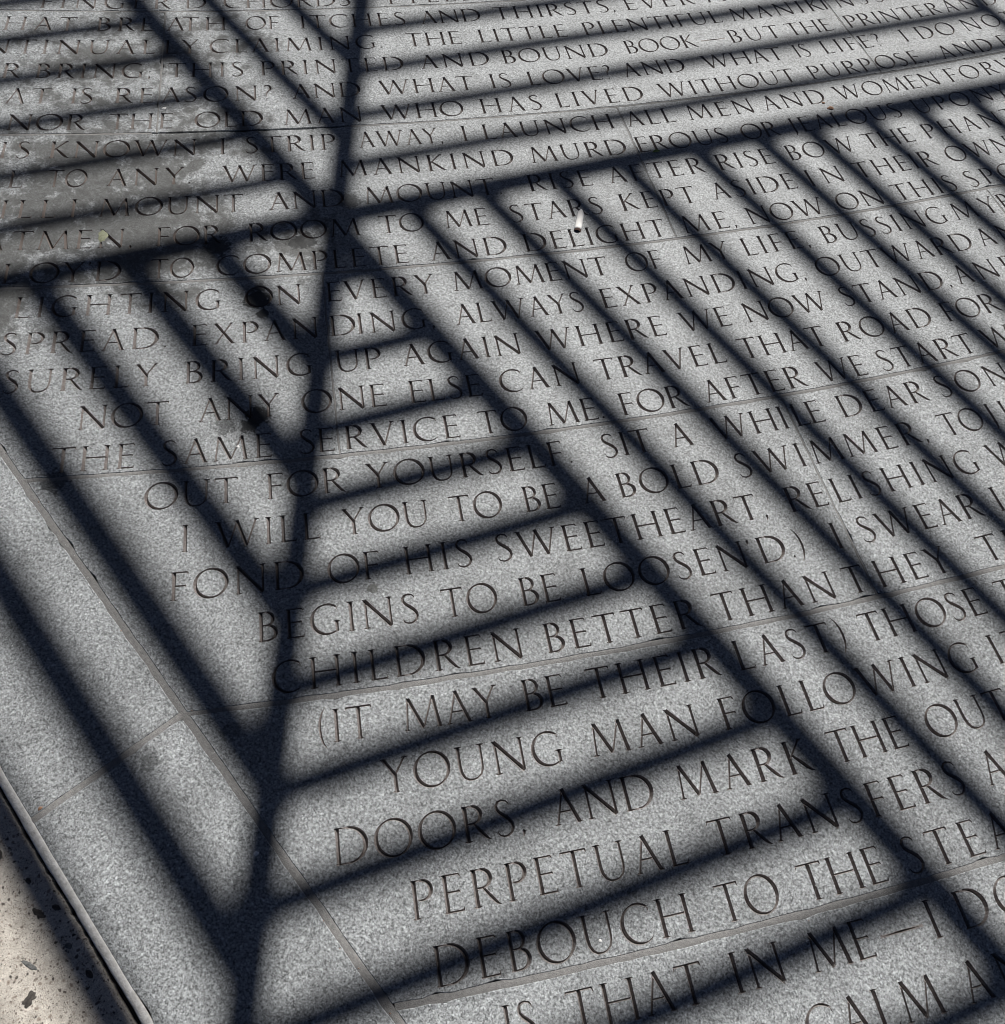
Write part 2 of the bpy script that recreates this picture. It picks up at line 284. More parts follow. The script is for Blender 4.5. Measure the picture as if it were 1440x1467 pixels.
LINES = [
 (0, 0.019, [("FINGER'D", -75.484, -73.066), ('CHORDS', -72.791, -70.844), ('-', -70.711, -70.343), ('I', -70.227, -70.173), ('FEEL', -69.873, -68.859), ('THE', -68.714, -67.718), ('THRUM', -67.574, -65.632)]),
 (1, 0.011, [('THAT', -76.286, -74.921), ('BREATH', -74.62, -72.766), ('OF', -72.464, -71.978), ('ITCHES', -71.647, -70.041), ('AND', -69.793, -68.838), ('THIRSTS,', -68.603, -66.593), ('EVER', -66.383, -65.182), ('THE', -65.038, -64.052)]),
 (2, -0.0, [('CONTINUALLY', -76.902, -73.155), ('CLAIMING.', -72.991, -70.468), ('THE', -70.103, -69.255), ('LITTLE', -68.962, -67.563), ('PLENTIFUL', -67.265, -64.9), ('MANIKINS', -64.714, -62.131), ('SKIPPING', -61.989, -59.619)]),
 (3, -0.01, [('OR', -76.221, -75.537), ('BRING;', -75.332, -73.797), ('THIS', -73.569, -72.527), ('PRINTED', -72.27, -70.222), ('AND', -69.96, -68.928), ('BOUND', -68.705, -67.042), ('BOOK', -66.735, -65.553), ('-', -65.464, -65.057), ('BUT', -64.96, -64.071), ('THE', -63.928, -63.117), ('PRINTER', -62.812, -60.964), ('AND', -60.875, -59.788)]),
 (4, -0.014, [('WHAT', -76.609, -75.079), ('IS', -74.808, -74.534), ('REASON?', -74.231, -72.132), ('AND', -71.86, -70.911), ('WHAT', -70.643, -69.268), ('IS', -69.005, -68.71), ('LOVE?', -68.437, -67.135), ('AND', -66.957, -65.962), ('WHAT', -65.644, -64.284), ('IS', -64.044, -63.809), ('LIFE?', -63.551, -62.467), ('I', -62.053, -62.001), ('DO', -61.756, -61.054), ('NOT', -60.844, -59.772)]),
 (5, -0.015, [('NOR', -75.55, -74.575), ('THE', -74.291, -73.482), ('OLD', -73.172, -72.288), ('MAN', -71.993, -70.948), ('WHO', -70.676, -69.523), ('HAS', -69.258, -68.382), ('LIVED', -68.138, -66.828), ('WITHOUT', -66.559, -64.317), ('PURPOSE,', -64.059, -61.97), ('AND', -61.673, -60.662), ('FEELS', -60.466, -59.176)]),
 (6, -0.008, [('IS', -75.543, -75.199), ('KNOWN', -74.947, -73.147), ('I', -72.839, -72.788), ('STRIP', -72.525, -71.351), ('AWAY,', -71.037, -69.91), ('I', -69.626, -69.574), ('LAUNCH', -69.331, -67.464), ('ALL', -67.253, -66.527), ('MEN', -66.31, -65.287), ('AND', -65.109, -64.101), ('WOMEN', -63.889, -62.08), ('FORWARD', -61.876, -59.404)]),
 (7, 0.005, [('ALL', -75.988, -75.205), ('TO', -74.927, -74.457), ('ANY.', -74.209, -73.205), ('WERE', -72.821, -71.662), ('MANKIND', -71.347, -69.036), ('MURD', -68.786, -67.437), ('EROUS', -67.277, -65.915), ('OR', -65.678, -65.111), ('JEALOUS', -64.913, -63.084), ('UPON', -62.819, -61.451), ('YOU', -61.361, -60.348)]),
 (8, 0.015, [('STILL', -75.973, -74.758), ('I', -74.586, -74.535), ('MOUNT', -74.256, -72.568), ('AND', -72.248, -71.337), ('MOUNT.', -71.069, -69.319), ('RISE', -68.934, -68.085), ('AFTER', -67.844, -66.478), ('RISE', -66.265, -65.437), ('BOW', -65.195, -64.143), ('THE', -63.981, -63.183), ('PHANTOMS', -62.965, -60.185)]),
 (9, 0.02, [('BOA', -76.176, -75.266), ('TMEN,', -75.194, -73.844), ('FOR', -73.567, -72.829), ('ROOM', -72.508, -71.191), ('TO', -70.951, -70.4), ('ME', -70.129, -69.587), ('STARS', -69.302, -68.094), ('KEPT', -67.822, -66.79), ('ASIDE', -66.548, -65.338), ('IN', -65.151, -64.596), ('THEIR', -64.4, -63.12), ('OWN', -62.911, -61.825)]),
 (10, 0.019, [('EMPL', -76.227, -75.04), ("OY'D", -74.924, -73.939), ('TO', -73.616, -73.14), ('COMPLETE', -72.879, -70.657), ('AND', -70.394, -69.458), ('DELIGHT', -69.226, -67.392), ('ME,', -67.151, -66.443), ('NOW', -66.246, -65.15), ('ON', -64.943, -64.274), ('THIS', -64.079, -63.109), ('SPOT', -62.905, -61.735)]),
 (11, 0.018, [('LIGHTING', -75.003, -72.84), ('ON', -72.563, -71.95), ('EVERY', -71.686, -70.416), ('MOMENT', -70.199, -68.302), ('OF', -68.066, -67.613), ('MY', -67.316, -66.716), ('LIFE,', -66.513, -65.633), ('BUSSING', -65.408, -63.589), ('MY', -63.445, -62.749), ('BODY', -62.688, -61.413)]),
 (12, 0.018, [('SPREAD.', -75.071, -73.396), ('EXPANDING,', -73.134, -70.506), ('ALWAYS', -70.257, -68.76), ('EXPANDING,', -68.524, -65.924), ('OUTWARD', -65.73, -63.498), ('AND', -63.376, -62.373)]),
 (13, 0.021, [('SURELY', -74.983, -73.471), ('BRING', -73.187, -71.894), ('UP', -71.629, -71.156), ('AGAIN', -70.921, -69.618), ('WHERE', -69.421, -67.917), ('WE', -67.708, -67.106), ('NOW', -66.909, -65.84), ('STAND,', -65.637, -64.151), ('AND', -64.042, -63.048)]),
 (14, 0.023, [('NOT', -74.204, -73.344), ('ANY', -73.044, -72.247), ('ONE', -72.003, -71.162), ('ELSE', -70.906, -70.143), ('CAN', -69.939, -69.071), ('TRAVEL', -68.869, -67.364), ('THAT', -67.167, -66.089), ('ROAD', -65.89, -64.692), ('FOR', -64.497, -63.737)]),
 (15, 0.017, [('THE', -74.415, -73.639), ('SAME', -73.392, -72.338), ('SERVICE', -72.077, -70.464), ('TO', -70.26, -69.754), ('ME.', -69.532, -68.933), ('FOR', -68.724, -67.985), ('AFTER', -67.781, -66.586), ('WE', -66.399, -65.83), ('START', -65.639, -64.387), ('WITH', -64.242, -63.005)]),
 (16, 0.004, [('OUT', -73.52, -72.672), ('FOR', -72.398, -71.667), ('YOURSELF.', -71.455, -69.404), ('SIT', -69.061, -68.538), ('A', -68.324, -68.104), ('WHILE', -67.855, -66.587), ('DEAR', -66.365, -65.305), ('SON,', -65.148, -64.112)]),
 (17, -0.007, [('I', -73.172, -73.126), ('WILL', -72.883, -71.934), ('YOU', -71.73, -70.921), ('TO', -70.713, -70.21), ('BE', -69.982, -69.637), ('A', -69.403, -69.184), ('BOLD', -69.023, -67.965), ('SWIMMER,', -67.764, -65.588), ('TO', -65.371, -64.866), ('JUMP', -64.78, -63.619)]),
 (18, -0.013, [('FOND', -73.255, -72.112), ('OF', -71.893, -71.428), ('HIS', -71.2, -70.587), ('SWEETHEART,', -70.352, -67.65), ('RELISHING', -67.39, -65.223), ('WELL', -65.051, -63.903)]),
 (19, -0.019, [('BEGINS', -72.517, -71.143), ('TO', -70.929, -70.436), ('BE', -70.21, -69.86), ("LOOSEN'D.)", -69.625, -67.436), ('I', -67.096, -67.05), ('SWEAR', -66.822, -65.465), ('I', -65.271, -65.225)]),
 (20, -0.02, [('CHILDREN', -72.411, -70.302), ('BETTER', -70.084, -68.669), ('THAN', -68.507, -67.327), ('THEY', -67.136, -66.095), ('THE', -65.723, -64.887)]),
 (21, -0.016, [('(IT', -72.069, -71.638), ('MAY', -71.384, -70.592), ('BE', -70.377, -70.021), ('THEIR', -69.821, -68.649), ('LAST)', -68.466, -67.427), ('THOSE', -67.244, -65.99), ('THAT', -65.805, -64.659)]),
 (22, -0.011, [('YOUNG', -71.61, -70.163), ('MAN', -69.911, -68.996), ('FOLLOWING', -68.768, -66.345), ('IT', -66.144, -65.795)]),
 (23, -0.004, [('DOORS,', -72.005, -70.567), ('AND', -70.336, -69.516), ('MARK', -69.312, -68.159), ('THE', -67.97, -67.289), ('OUT', -67.064, -66.264)]),
 (24, 0.003, [('PERPETUAL', -71.482, -69.389), ('TRANSFERS', -69.181, -66.985), ('AND', -66.777, -65.868)]),
 (25, 0.008, [('DEBOUCH', -71.377, -69.493), ('TO', -69.278, -68.802), ('THE', -68.607, -67.917), ('STEADY', -67.731, -66.166)]),
 (26, 0.013, [('IS', -70.963, -70.741), ('THAT', -70.523, -69.531), ('IN', -69.31, -68.938), ('ME', -68.722, -68.231), ('-', -68.156, -67.806), ('I', -67.742, -67.698), ('DO', -67.494, -66.902)]),
 (27, 0.019, [('CALM', -68.92, -67.892), ('AND', -67.695, -66.807)]),
]

# ------------------------------------------------------------------ glyph grooves (V-cut), solved once per character
DEPTH = 2.45
def seg_pts(st):
    P = np.array(st, float); return P
def stroke_depth(st, X, Y):
    """height of the V of one stroke at points: hw - distance (in caps), <=0 outside"""
    P = np.array(st, float); best = np.full(len(X), -9.0)
    for a, c in zip(P[:-1], P[1:]):
        d = c[:2]-a[:2]; L = d@d
        if L < 1e-12: continue
        t = np.clip(((X-a[0])*d[0]+(Y-a[1])*d[1])/L, 0, 1)
        dist = np.hypot(X-a[0]-t*d[0], Y-a[1]-t*d[1])
        best = np.maximum(best, a[2]+(c[2]-a[2])*t-dist)
    return best
def glyph_mesh(strokes):
    V, E = [], []
    closed_of = []
    for st in strokes:
        P = np.array(st, float); n = len(P)
        closed = np.hypot(*(P[0, :2]-P[-1, :2])) < 1e-6
        T = np.zeros((n, 2))
        T[1:-1] = P[2:, :2]-P[:-2, :2]; T[0] = P[1, :2]-P[0, :2]; T[-1] = P[-1, :2]-P[-2, :2]
        if closed: T[0] = T[-1] = P[1, :2]-P[-2, :2]
        T /= np.linalg.norm(T, axis=1)[:, None]; N = np.stack([-T[:, 1], T[:, 0]], 1)
        Lf = P[:, :2]+N*P[:, 2:]; Rt = P[:, :2]-N*P[:, 2:]; m = n-1 if closed else n
        base = len(V)
        if closed:
            for i in range(m): V += [Lf[i], P[i, :2], Rt[i]]
            for i in range(m):
                j = (i+1) % m
                E += [(base+3*i+q, base+3*j+q) for q in range(3)]
        else:
            for i in range(n): V += [Lf[i], P[i, :2], Rt[i]]
            for i in range(n-1): E += [(base+3*i+q, base+3*(i+1)+q) for q in range(3)]
            E += [(base, base+1), (base+1, base+2), (base+3*n-3, base+3*n-2), (base+3*n-2, base+3*n-1)]
    vo, eo, fo, _, _, _ = delaunay_2d_cdt([Vector(v) for v in V], E, [], 0, 1e-5)
    vo = np.array([(v.x, v.y) for v in vo])
    F = [f for f in fo]
    # inside test: centroid against each stroke's own ribbon
    quads = []
    for st in strokes:
        P = np.array(st, float); n = len(P)
        T = np.zeros((n, 2)); T[1:-1] = P[2:, :2]-P[:-2, :2]; T[0] = P[1, :2]-P[0, :2]; T[-1] = P[-1, :2]-P[-2, :2]
        if np.hypot(*(P[0, :2]-P[-1, :2])) < 1e-6: T[0] = T[-1] = P[1, :2]-P[-2, :2]
        T /= np.linalg.norm(T, axis=1)[:, None]; N = np.stack([-T[:, 1], T[:, 0]], 1)
        Lf = P[:, :2]+N*P[:, 2:]; Rt = P[:, :2]-N*P[:, 2:]
        for i in range(n-1): quads.append((Lf[i], Lf[i+1], Rt[i+1], Rt[i]))
    cen = np.array([vo[list(f)].mean(0) for f in F])
    inside = np.zeros(len(F), bool)
    for q in quads:
        for tri in ((q[0], q[1], q[2]), (q[0], q[2], q[3])):
            s = []
            for a, c in ((0, 1), (1, 2), (2, 0)):
                A, B_ = tri[a], tri[c]
                s.append((B_[0]-A[0])*(cen[:, 1]-A[1])-(B_[1]-A[1])*(cen[:, 0]-A[0]))
            s = np.array(s); inside |= (s > 0).all(0) | (s < 0).all(0)
    F = [f for f, i in zip(F, inside) if i]
    # boundary edges of the inside region
    cnt = {}
    for f in F:
        for i in range(len(f)):
            e = (f[i], f[(i+1) % len(f)]); k = (min(e), max(e)); cnt[k] = cnt.get(k, 0)+1
    bd = [k for k, c in cnt.items() if c == 1]
    bset = {v for e in bd for v in e}
    D = np.zeros(len(vo))
    for st in strokes: D = np.maximum(D, stroke_depth(st, vo[:, 0], vo[:, 1]))
    D[list(bset)] = 0
    used = sorted({v for f in F for v in f}); mp = {v: i for i, v in enumerate(used)}
    return (vo[used], D[used], [tuple(mp[v] for v in f) for f in F], [(mp[a], mp[c]) for a, c in bd])
FONT = make_font(); GM = {}

# ------------------------------------------------------------------ paving layout
JW = {-7: .03, -6: .03, -5: .03, -4: .03, -3: .03, -2: .03, -1: .03, 0: .035, 1: .045, 2: .065, 3: .075, 4: .085, 5: .095, 6: .09, 7: .09, 8: .09}
BANDS = range(-6, 8)
RAD = {-6: [-71, -62, -53], -5: [-67, -58, -49], -4: [-75, -66, -57, -48], -3: [-71, -62, -53], -2: [-75.5, -66.5, -57.5, -48.5], -1: [-77, -68.2, -59, -50],
       0: [-82.5, -73.66, -62.9, -54, -45], 1: [-76.3, -67.3, -58.3, -49], 2: [-80.5, -71.69, -62.73, -54, -45], 3: [-76, -66.95, -58, -49],
       4: [-73.9, -64.3, -55.5, -46.5], 5: [-72.9, -63.4, -54.5, -46], 6: [-68, -59, -50], 7: [-72, -63.5, -54.5, -45.5]}
# straight edge of the inscribed paving, fitted to the mortar line beside the granite edging
BP, BD = np.array((-5.24, 3.46)), np.array((9.60, -8.25)); BD = BD/np.linalg.norm(BD); BN = np.array((-BD[1], BD[0]))   # BN points into the paving
def clip_half(poly, off):
    out = []
    for i in range(len(poly)):
        a, c = poly[i], poly[(i+1) % len(poly)]
        da, dc = (a-BP)@BN-off, (c-BP)@BN-off
        if da >= 0: out.append(a)
        if (da >= 0) != (dc >= 0): out.append(a+(c-a)*da/(da-dc))
    return out
def resample(poly, step):
    out = []
    for i in range(len(poly)):
        a, c = poly[i], poly[(i+1) % len(poly)]; L = np.linalg.norm(c-a)
        if L < 1e-4: continue
        k = max(1, int(round(L/step)))
        for j in range(k): out.append(a+(c-a)*j/k)
    return out
def offset_poly(P, d):
    """move a CCW polygon inwards by d"""
    n = len(P); Q = []
    for i in range(n):
        a, b_, c = P[i-1], P[i], P[(i+1) % n]
        e1 = (b_-a)/np.linalg.norm(b_-a); e2 = (c-b_)/np.linalg.norm(c-b_)
        n1 = np.array((-e1[1], e1[0])); n2 = np.array((-e2[1], e2[0])); m = n1+n2; L = np.linalg.norm(m)
        m = n1 if L < .3 else m/L
        s = min(1.6, 1/max(.4, m@n1)); Q.append(b_+m*d*s)
    return Q
def jitter_outline(P, amp, r, chip=.05):
    Q = []
    ins = offset_poly(P, 1.0)
    for a, b_ in zip(P, ins):
        k = r.gauss(0, amp)
        if r.random() < chip: k += r.uniform(.015, .045)
        Q.append(a+(b_-a)*k)
    return Q
pavement = mesh_obj('pavement', [(-3.4, -1.2, -.016), (4.9, -2.2, -.016), (5.6, 5.2, -.016), (-4.6, 5.2, -.016)], [(0, 1, 2, 3)], M_BED)
tag(pavement, 'grey granite paving carved with rings of Roman capitals', kind='structure')

# letters laid out along their rings; each ends up in the stone that carries it
placed = []      # (band, glyph, matrix-like params, centre)
for k, off, words in LINES:
    Rb = R0+k+off; Rm = Rb-.5*CAP; u = CAP/Rm
    for w, a0, a1 in words:
        a0, a1 = math.radians(a0), math.radians(a1)
        W = sum(FONT[c][0] for c in w); g = sum(.5*(SBR[p]+SBL[q]) for p, q in zip(w, w[1:]))
        gap = ((a1-a0)/u-W)/g if g else 0
        sc = 1.0
        if g and gap < .22: sc = ((a1-a0)/u)/(W+.22*g); gap = .22*sc
        if g and gap > .75: gap = .62; a0 += ((a1-a0)-u*(W+g*gap))/2
        if w == '-': sc = ((a1-a0)/u)/W
        x = 0.0
        for i, c in enumerate(w):
            wd = FONT[c][0]*sc
            placed.append((k, c, Rb, a0+u*x, a0+u*(x+wd), sc, u))
            x += wd
            if i+1 < len(w): x += gap*.5*(SBR[c]+SBL[w[i+1]])
stones = []
for b_ in BANDS:
    angs = RAD[b_]; lim = [-112]+angs+[-38]
    for a0, a1 in zip(lim, lim[1:]):
        r0, r1 = R0+.15+5*b_+JW[b_]/2, R0+.15+5*(b_+1)-JW[b_+1]/2
        da = math.degrees(.014/r0)
        A0, A1 = math.radians(a0+da), math.radians(a1-da)
        n = max(3, int((A1-A0)*r0/.9))
        poly = [np.array((CX+r1*math.cos(A0+(A1-A0)*i/n), CY+r1*math.sin(A0+(A1-A0)*i/n))) for i in range(n+1)]
        poly += [np.array((CX+r0*math.cos(A1+(A0-A1)*i/n), CY+r0*math.sin(A1+(A0-A1)*i/n))) for i in range(n+1)]
        poly = clip_half(poly, .062)
        if len(poly) < 3: continue
        P = np.array(poly); area = .5*np.sum(P[:, 0]*np.roll(P[:, 1], -1)-np.roll(P[:, 0], -1)*P[:, 1])
        if abs(area) < .6: continue
        stones.append(dict(b=b_, A0=A0, A1=A1, poly=poly, letters=[]))
def inpoly(pt, poly):
    x, y = pt; c = False
    for i in range(len(poly)):
        (x0, y0), (x1, y1) = poly[i-1], poly[i]
        if (y0 > y) != (y1 > y) and x < (x1-x0)*(y-y0)/(y1-y0)+x0: c = not c
    return c
for L in placed:
    k, c, Rb, t0, t1, sc, u = L
    am = (t0+t1)/2; band = (k-1)//5 if k > 0 else -1
    for s in stones:
        if s['b'] == band and s['A0'] <= am <= s['A1']+1e-3:
            m = .05/R0
            if t0 < s['A0']+m: d = s['A0']+m-t0; t0 += d; t1 += d
            if t1 > s['A1']-m: d = s['A1']-m-t1; t0 += d; t1 += d
            rm = Rb-.3
            if all(inpoly((CX+rr*math.cos(a), CY+rr*math.sin(a)), s['poly']) for a in (t0-.0001, t1+.0001) for rr in (Rb+.02, Rb-.60)):
                s['letters'].append((k, c, Rb, t0, t1, sc, u))
            break
    else:
        for s in stones:        # letters whose middle falls in a joint
            if s['b'] == band and abs(am-s['A0']) < .001:
                s['letters'].append((k, c, Rb, s['A0']+.0006, s['A0']+.0006+t1-t0, sc, u)); break

camp = np.array((0, 0)); all_letters = []
def gran_stone(name, outline, letters, parent, seed, chamfer=.013, thick=.5, z0=0.0, amp=.006):
    r = random.Random(seed)
    P = resample(outline, .22)
    P = jitter_outline(P, amp, r)
    top = offset_poly(P, chamfer)
    V = [Vector(p) for p in top]; n = len(V)
    E = [(i, (i+1) % n) for i in range(n)]
    polys = []
    for (k, c, Rb, t0, t1, sc, u) in letters:
        if c not in GM: GM[c] = glyph_mesh(FONT[c][1])
        gv, gd, gf, ge = GM[c]
        th = t0+gv[:, 0]*sc*u+r.gauss(0, .00002); rr = Rb-gv[:, 1]*CAP
        X = CX+rr*np.cos(th); Y = CY+rr*np.sin(th); base = len(V)
        bv = sorted({v for e in ge for v in e}); mp = {v: base+i for i, v in enumerate(bv)}
        V += [Vector((X[v], Y[v])) for v in bv]; E += [(mp[a], mp[c_]) for a, c_ in ge]
        polys.append((X, Y, gd*CAP*sc, gf, c, k, (t0+t1)/2, Rb, bv))
    vo, eo, fo, _, _, _ = delaunay_2d_cdt(V, E, [], 1, 1e-6)
    vo = np.array([(v.x, v.y) for v in vo])
    T = np.array([f for f in fo if len(f) == 3]); cen = vo[T].mean(1)
    keep = np.ones(len(T), bool)
    for X, Y, D, gf, *_ in polys:
        bb = (cen[:, 0] > X.min()) & (cen[:, 0] < X.max()) & (cen[:, 1] > Y.min()) & (cen[:, 1] < Y.max())
        idx = np.nonzero(bb)[0]
        if not len(idx): continue
        c_ = cen[idx]; tri = np.array([f[:3] for f in gf])
        ax, ay = X[tri], Y[tri]; ins = np.zeros(len(idx), bool)
        cross = []
        for i, j in ((0, 1), (1, 2), (2, 0)):
            cross.append((ax[:, j]-ax[:, i])[None]*(c_[:, 1:2]-ay[:, i][None])-(ay[:, j]-ay[:, i])[None]*(c_[:, 0:1]-ax[:, i][None]))
        cr = np.array(cross); ins = ((cr > 0).all(0) | (cr < 0).all(0)).any(1)
        keep[idx[ins]] = False
    T = T[keep]
    # make all triangles face up
    a, b2, c2 = vo[T[:, 0]], vo[T[:, 1]], vo[T[:, 2]]
    sg = (b2[:, 0]-a[:, 0])*(c2[:, 1]-a[:, 1])-(b2[:, 1]-a[:, 1])*(c2[:, 0]-a[:, 0])
    T[sg < 0] = T[sg < 0][:, ::-1]
    verts = [(v[0]*S, v[1]*S, z0) for v in vo]; faces = [tuple(t) for t in T.tolist()]
    b0 = len(verts)
    for p in top: verts.append((p[0]*S, p[1]*S, z0))
    for p in P: verts.append((p[0]*S, p[1]*S, z0-.0013))
    for p in P: verts.append((p[0]*S, p[1]*S, z0-thick*S))
    for i in range(n):
        j = (i+1) % n
        faces.append((b0+n+i, b0+n+j, b0+j, b0+i)); faces.append((b0+2*n+i, b0+2*n+j, b0+n+j, b0+n+i))
    o = mesh_obj(name, verts, faces, M_GRAN, parent)
    for X, Y, D, gf, c, k, am, Rb, bv in polys:
        x, y = CX+Rb*math.cos(am), CY+Rb*math.sin(am)
        vv = np.stack([X*S, Y*S, z0-D*DEPTH*S], 1)
        ff = []
        for f in gf:
            i, j, l = f[:3]
            s_ = (X[j]-X[i])*(Y[l]-Y[i])-(Y[j]-Y[i])*(X[l]-X[i])
            ff.append((i, j, l) if s_ > 0 else (l, j, i))
        all_letters.append((math.hypot(x, y-3), x, y, k, c, vv, ff, o))
    return o
for i, s in enumerate(stones):
    o = gran_stone('paving_stone', s['poly'], s['letters'], pavement, 100+i)
# is a letter inside the picture? project its middle with the real camera
Rc = np.array(M.to_3x3())
def project(x, y):
    q = np.array((x, y, -15.22358))@Rc
    return 720+1222.366*q[0]/-q[2], 733.5-1222.366*q[1]/-q[2]
rank = []
for L in all_letters:
    X, Y = L[5][:, 0]/S, L[5][:, 1]/S
    px = [project(X.min(), Y.min()), project(X.max(), Y.max()), project(X.min(), Y.max()), project(X.max(), Y.min())]
    ux, uy = [p[0] for p in px], [p[1] for p in px]
    vis = max(ux) > 0 and min(ux) < 1440 and max(uy) > 0 and min(uy) < 1467
    rank.append(((max(ux)-min(ux))*(max(uy)-min(uy)) if vis and L[4] not in ".,';-" else 0, L))
rank.sort(key=lambda t: -t[0])
for a_, L in rank[:300]:
    mesh_obj('engraved_letter', L[5], L[6], M_CUT, L[7])
V_, F_ = [], []
for a_, L in rank[300:]:
    b0 = len(V_); V_ += [tuple(v) for v in L[5]]; F_ += [tuple(q+b0 for q in f) for f in L[6]]
o = mesh_obj('engraved_lettering', V_, F_, M_CUT, pavement); tag(o, kind='stuff')

# mortar: one ribbon per joint
def ribbon(name, pts, hw, z, mat, parent, r, amp=.0003, crown=.0006):
    V, F = [], []; n = len(pts)
    for i, p in enumerate(pts):
        t = pts[min(i+1, n-1)]-pts[max(i-1, 0)]; t = t/np.linalg.norm(t); nn = np.array((-t[1], t[0]))
        for q, cz in ((-1, -.0005), (-.45, crown*.6), (0, crown), (.45, crown*.6), (1, -.0005)):
            V.append((*((p+nn*hw*q)*S), z+cz+r.uniform(-amp, amp)))
    for i in range(n-1):
        for q in range(4): F.append((5*i+q, 5*i+q+5, 5*i+q+6, 5*i+q+1))
    return mesh_obj(name, V, [f[::-1] for f in F], mat, parent, smooth=True)
rj = random.Random(3)
for b_ in range(-6, 9):
    r = R0+.15+5*b_
    a = -100.0; seg = []
    while a < -44:
        p = np.array((CX+r*math.cos(math.radians(a)), CY+r*math.sin(math.radians(a))))
        openj = b_ == 1 and -73.6 < a < -71.2
        if (p-BP)@BN > -.07 and not openj: seg.append(p)
        elif seg and openj:
            ribbon('mortar_joint', seg, JW[b_]/2+.02, -.0011, M_MORTAR, pavement, rj); seg = []
        a += .12
    if len(seg) > 1: ribbon('mortar_joint', seg, JW[b_]/2+.02, -.0011, M_MORTAR, pavement, rj)
for b_ in BANDS:
    for a in RAD[b_]:
        pts = []
        for i in range(25):
            r = R0+.15+5*b_+JW[b_]/2+(5-JW[b_]/2-JW[b_+1]/2)*i/24
            p = np.array((CX+r*math.cos(math.radians(a)), CY+r*math.sin(math.radians(a))))
            if (p-BP)@BN > .12: pts.append(p)
        if len(pts) > 1: ribbon('mortar_joint', pts, .030, -.0009, M_MORTAR, pavement, rj)
ribbon('mortar_joint', [BP+BD*t for t in np.arange(-34, 22, .25)], .070, -.0010, M_MORTAR, pavement, rj)

# ------------------------------------------------------------------ edging stones, pale strip, concrete path
EW0, EW1 = .055, 2.775           # the edging lies between these distances outside the mortar line
JD = 1.35                      # where (along BD) the visible edging joint falls
def ed(t, w): return BP+BD*t-BN*w
jt = float((np.array((-5.80, 2.12))-BP)@BD)
for i in range(-4, 3):
    t0, t1 = jt+9.6*i+.05, jt+9.6*(i+1)-.05
    gran_stone('edging_stone', [ed(t0, EW1), ed(t1, EW1), ed(t1, EW0), ed(t0, EW0)], [], pavement, 900+i, thick=.6)
    ribbon('mortar_joint', [ed(t0-.05, w) for w in np.linspace(EW0-.02, EW1+.02, 16)], .065, -.0008, M_MORTAR, pavement, rj)
rs = random.Random(11)
V, F = [], []; ts = np.arange(-36, 24, .16); wob = 0
for i, t in enumerate(ts):
    wob = wob*.8+rs.gauss(0, .005); w2 = wob*.5+rs.gauss(0, .003)
    for (w, z) in ((2.76, -.004), (2.775+w2*.5, .0004), (2.79+w2*.8, .0016), (2.84, .0019+rs.gauss(0, .0002)), (2.885+wob, .0015), (2.905+wob+rs.gauss(0, .003), -.001), (2.91+wob, -.022)):
        p = ed(t, w); V.append((p[0]*S, p[1]*S, z))
for i in range(len(ts)-1):
    for q in range(6): F.append((7*i+q, 7*i+q+7, 7*i+q+8, 7*i+q+1))
strip = mesh_obj('edging_strip', V, F, M_STRIP, None, smooth=True)
tag(strip, 'pale sealant strip between the granite edging and the speckled concrete path', 'edging strip')
# concrete path: a broken edge beside the dark gap, then a flat sheet
V, F = [], []; n = 0; rs = random.Random(5)
for i, t in enumerate(np.arange(-36, 24, .08)):
    e = 2.975+rs.gauss(0, .010)+.012*math.sin(t*2.1)
    for (w, z) in ((e-.012, -.022), (e, -.0045), (e+.05, -.0018+rs.gauss(0, .0003)), (e+.16, -.0006), (3.6, 0.0)):
        p = ed(t, w); V.append((p[0]*S, p[1]*S, z))
    n += 1
for i in range(n-1):
    for q in range(4): F.append((5*i+q, 5*i+q+5, 5*i+q+6, 5*i+q+1))
b0 = len(V)
for t, w in ((-36, 3.6), (23.92, 3.6), (23.92, 40), (-36, 40)):
    p = ed(t, w); V.append((p[0]*S, p[1]*S, 0.0))
F.append((b0, b0+3, b0+2, b0+1)[::-1])
path = mesh_obj('concrete_path', V, F, M_CONC); tag(path, kind='structure')
# fix normals upward
bm = bmesh.new()
for ob in (strip, path):
    bm.from_mesh(ob.data)
    for f in bm.faces:
        if f.normal.z < 0: f.normal_flip()
    bm.to_mesh(ob.data); bm.clear()
bm.free()
ground = mesh_obj('ground', [(-150, -150, -.03), (150, -150, -.03), (150, 150, -.03), (-150, 150, -.03)], [(0, 1, 2, 3)], M_GROUND)
tag(ground, kind='structure')

# ------------------------------------------------------------------ the steel canopy whose louvres stripe the paving
HC = 4.2
SH = Vector((SD.x, SD.y, 0))*(HC/SD.z)          # from a point of shadow to the steel above
def ln(ang, off): a = math.radians(ang); n = np.array((-math.sin(a), math.cos(a))); return n, off, np.array((math.cos(a), math.sin(a)))
def isect(l1, l2):
    A = np.array((l1[0], l2[0])); return np.linalg.solve(A, np.array((l1[1], l2[1])))
def thru(p, ang):
    n, _, d = ln(ang, 0); return n, float(n@np.array(p)), d
LB, LE, LV, LX = ln(28.85, 16.0), thru((2.88, 7.57), -43.35), ln(-81, -2.72), thru((12.21, 29.47), -52.7)
NODE = (isect(LB, LE)+isect(LB, LV)+isect(LE, LV))/3
HEX = [np.array(p, float) for p in ((-33, 12), (-30, -18), (0, -26), (36, -22), (46, 16), (22, 50), (-20, 48))]
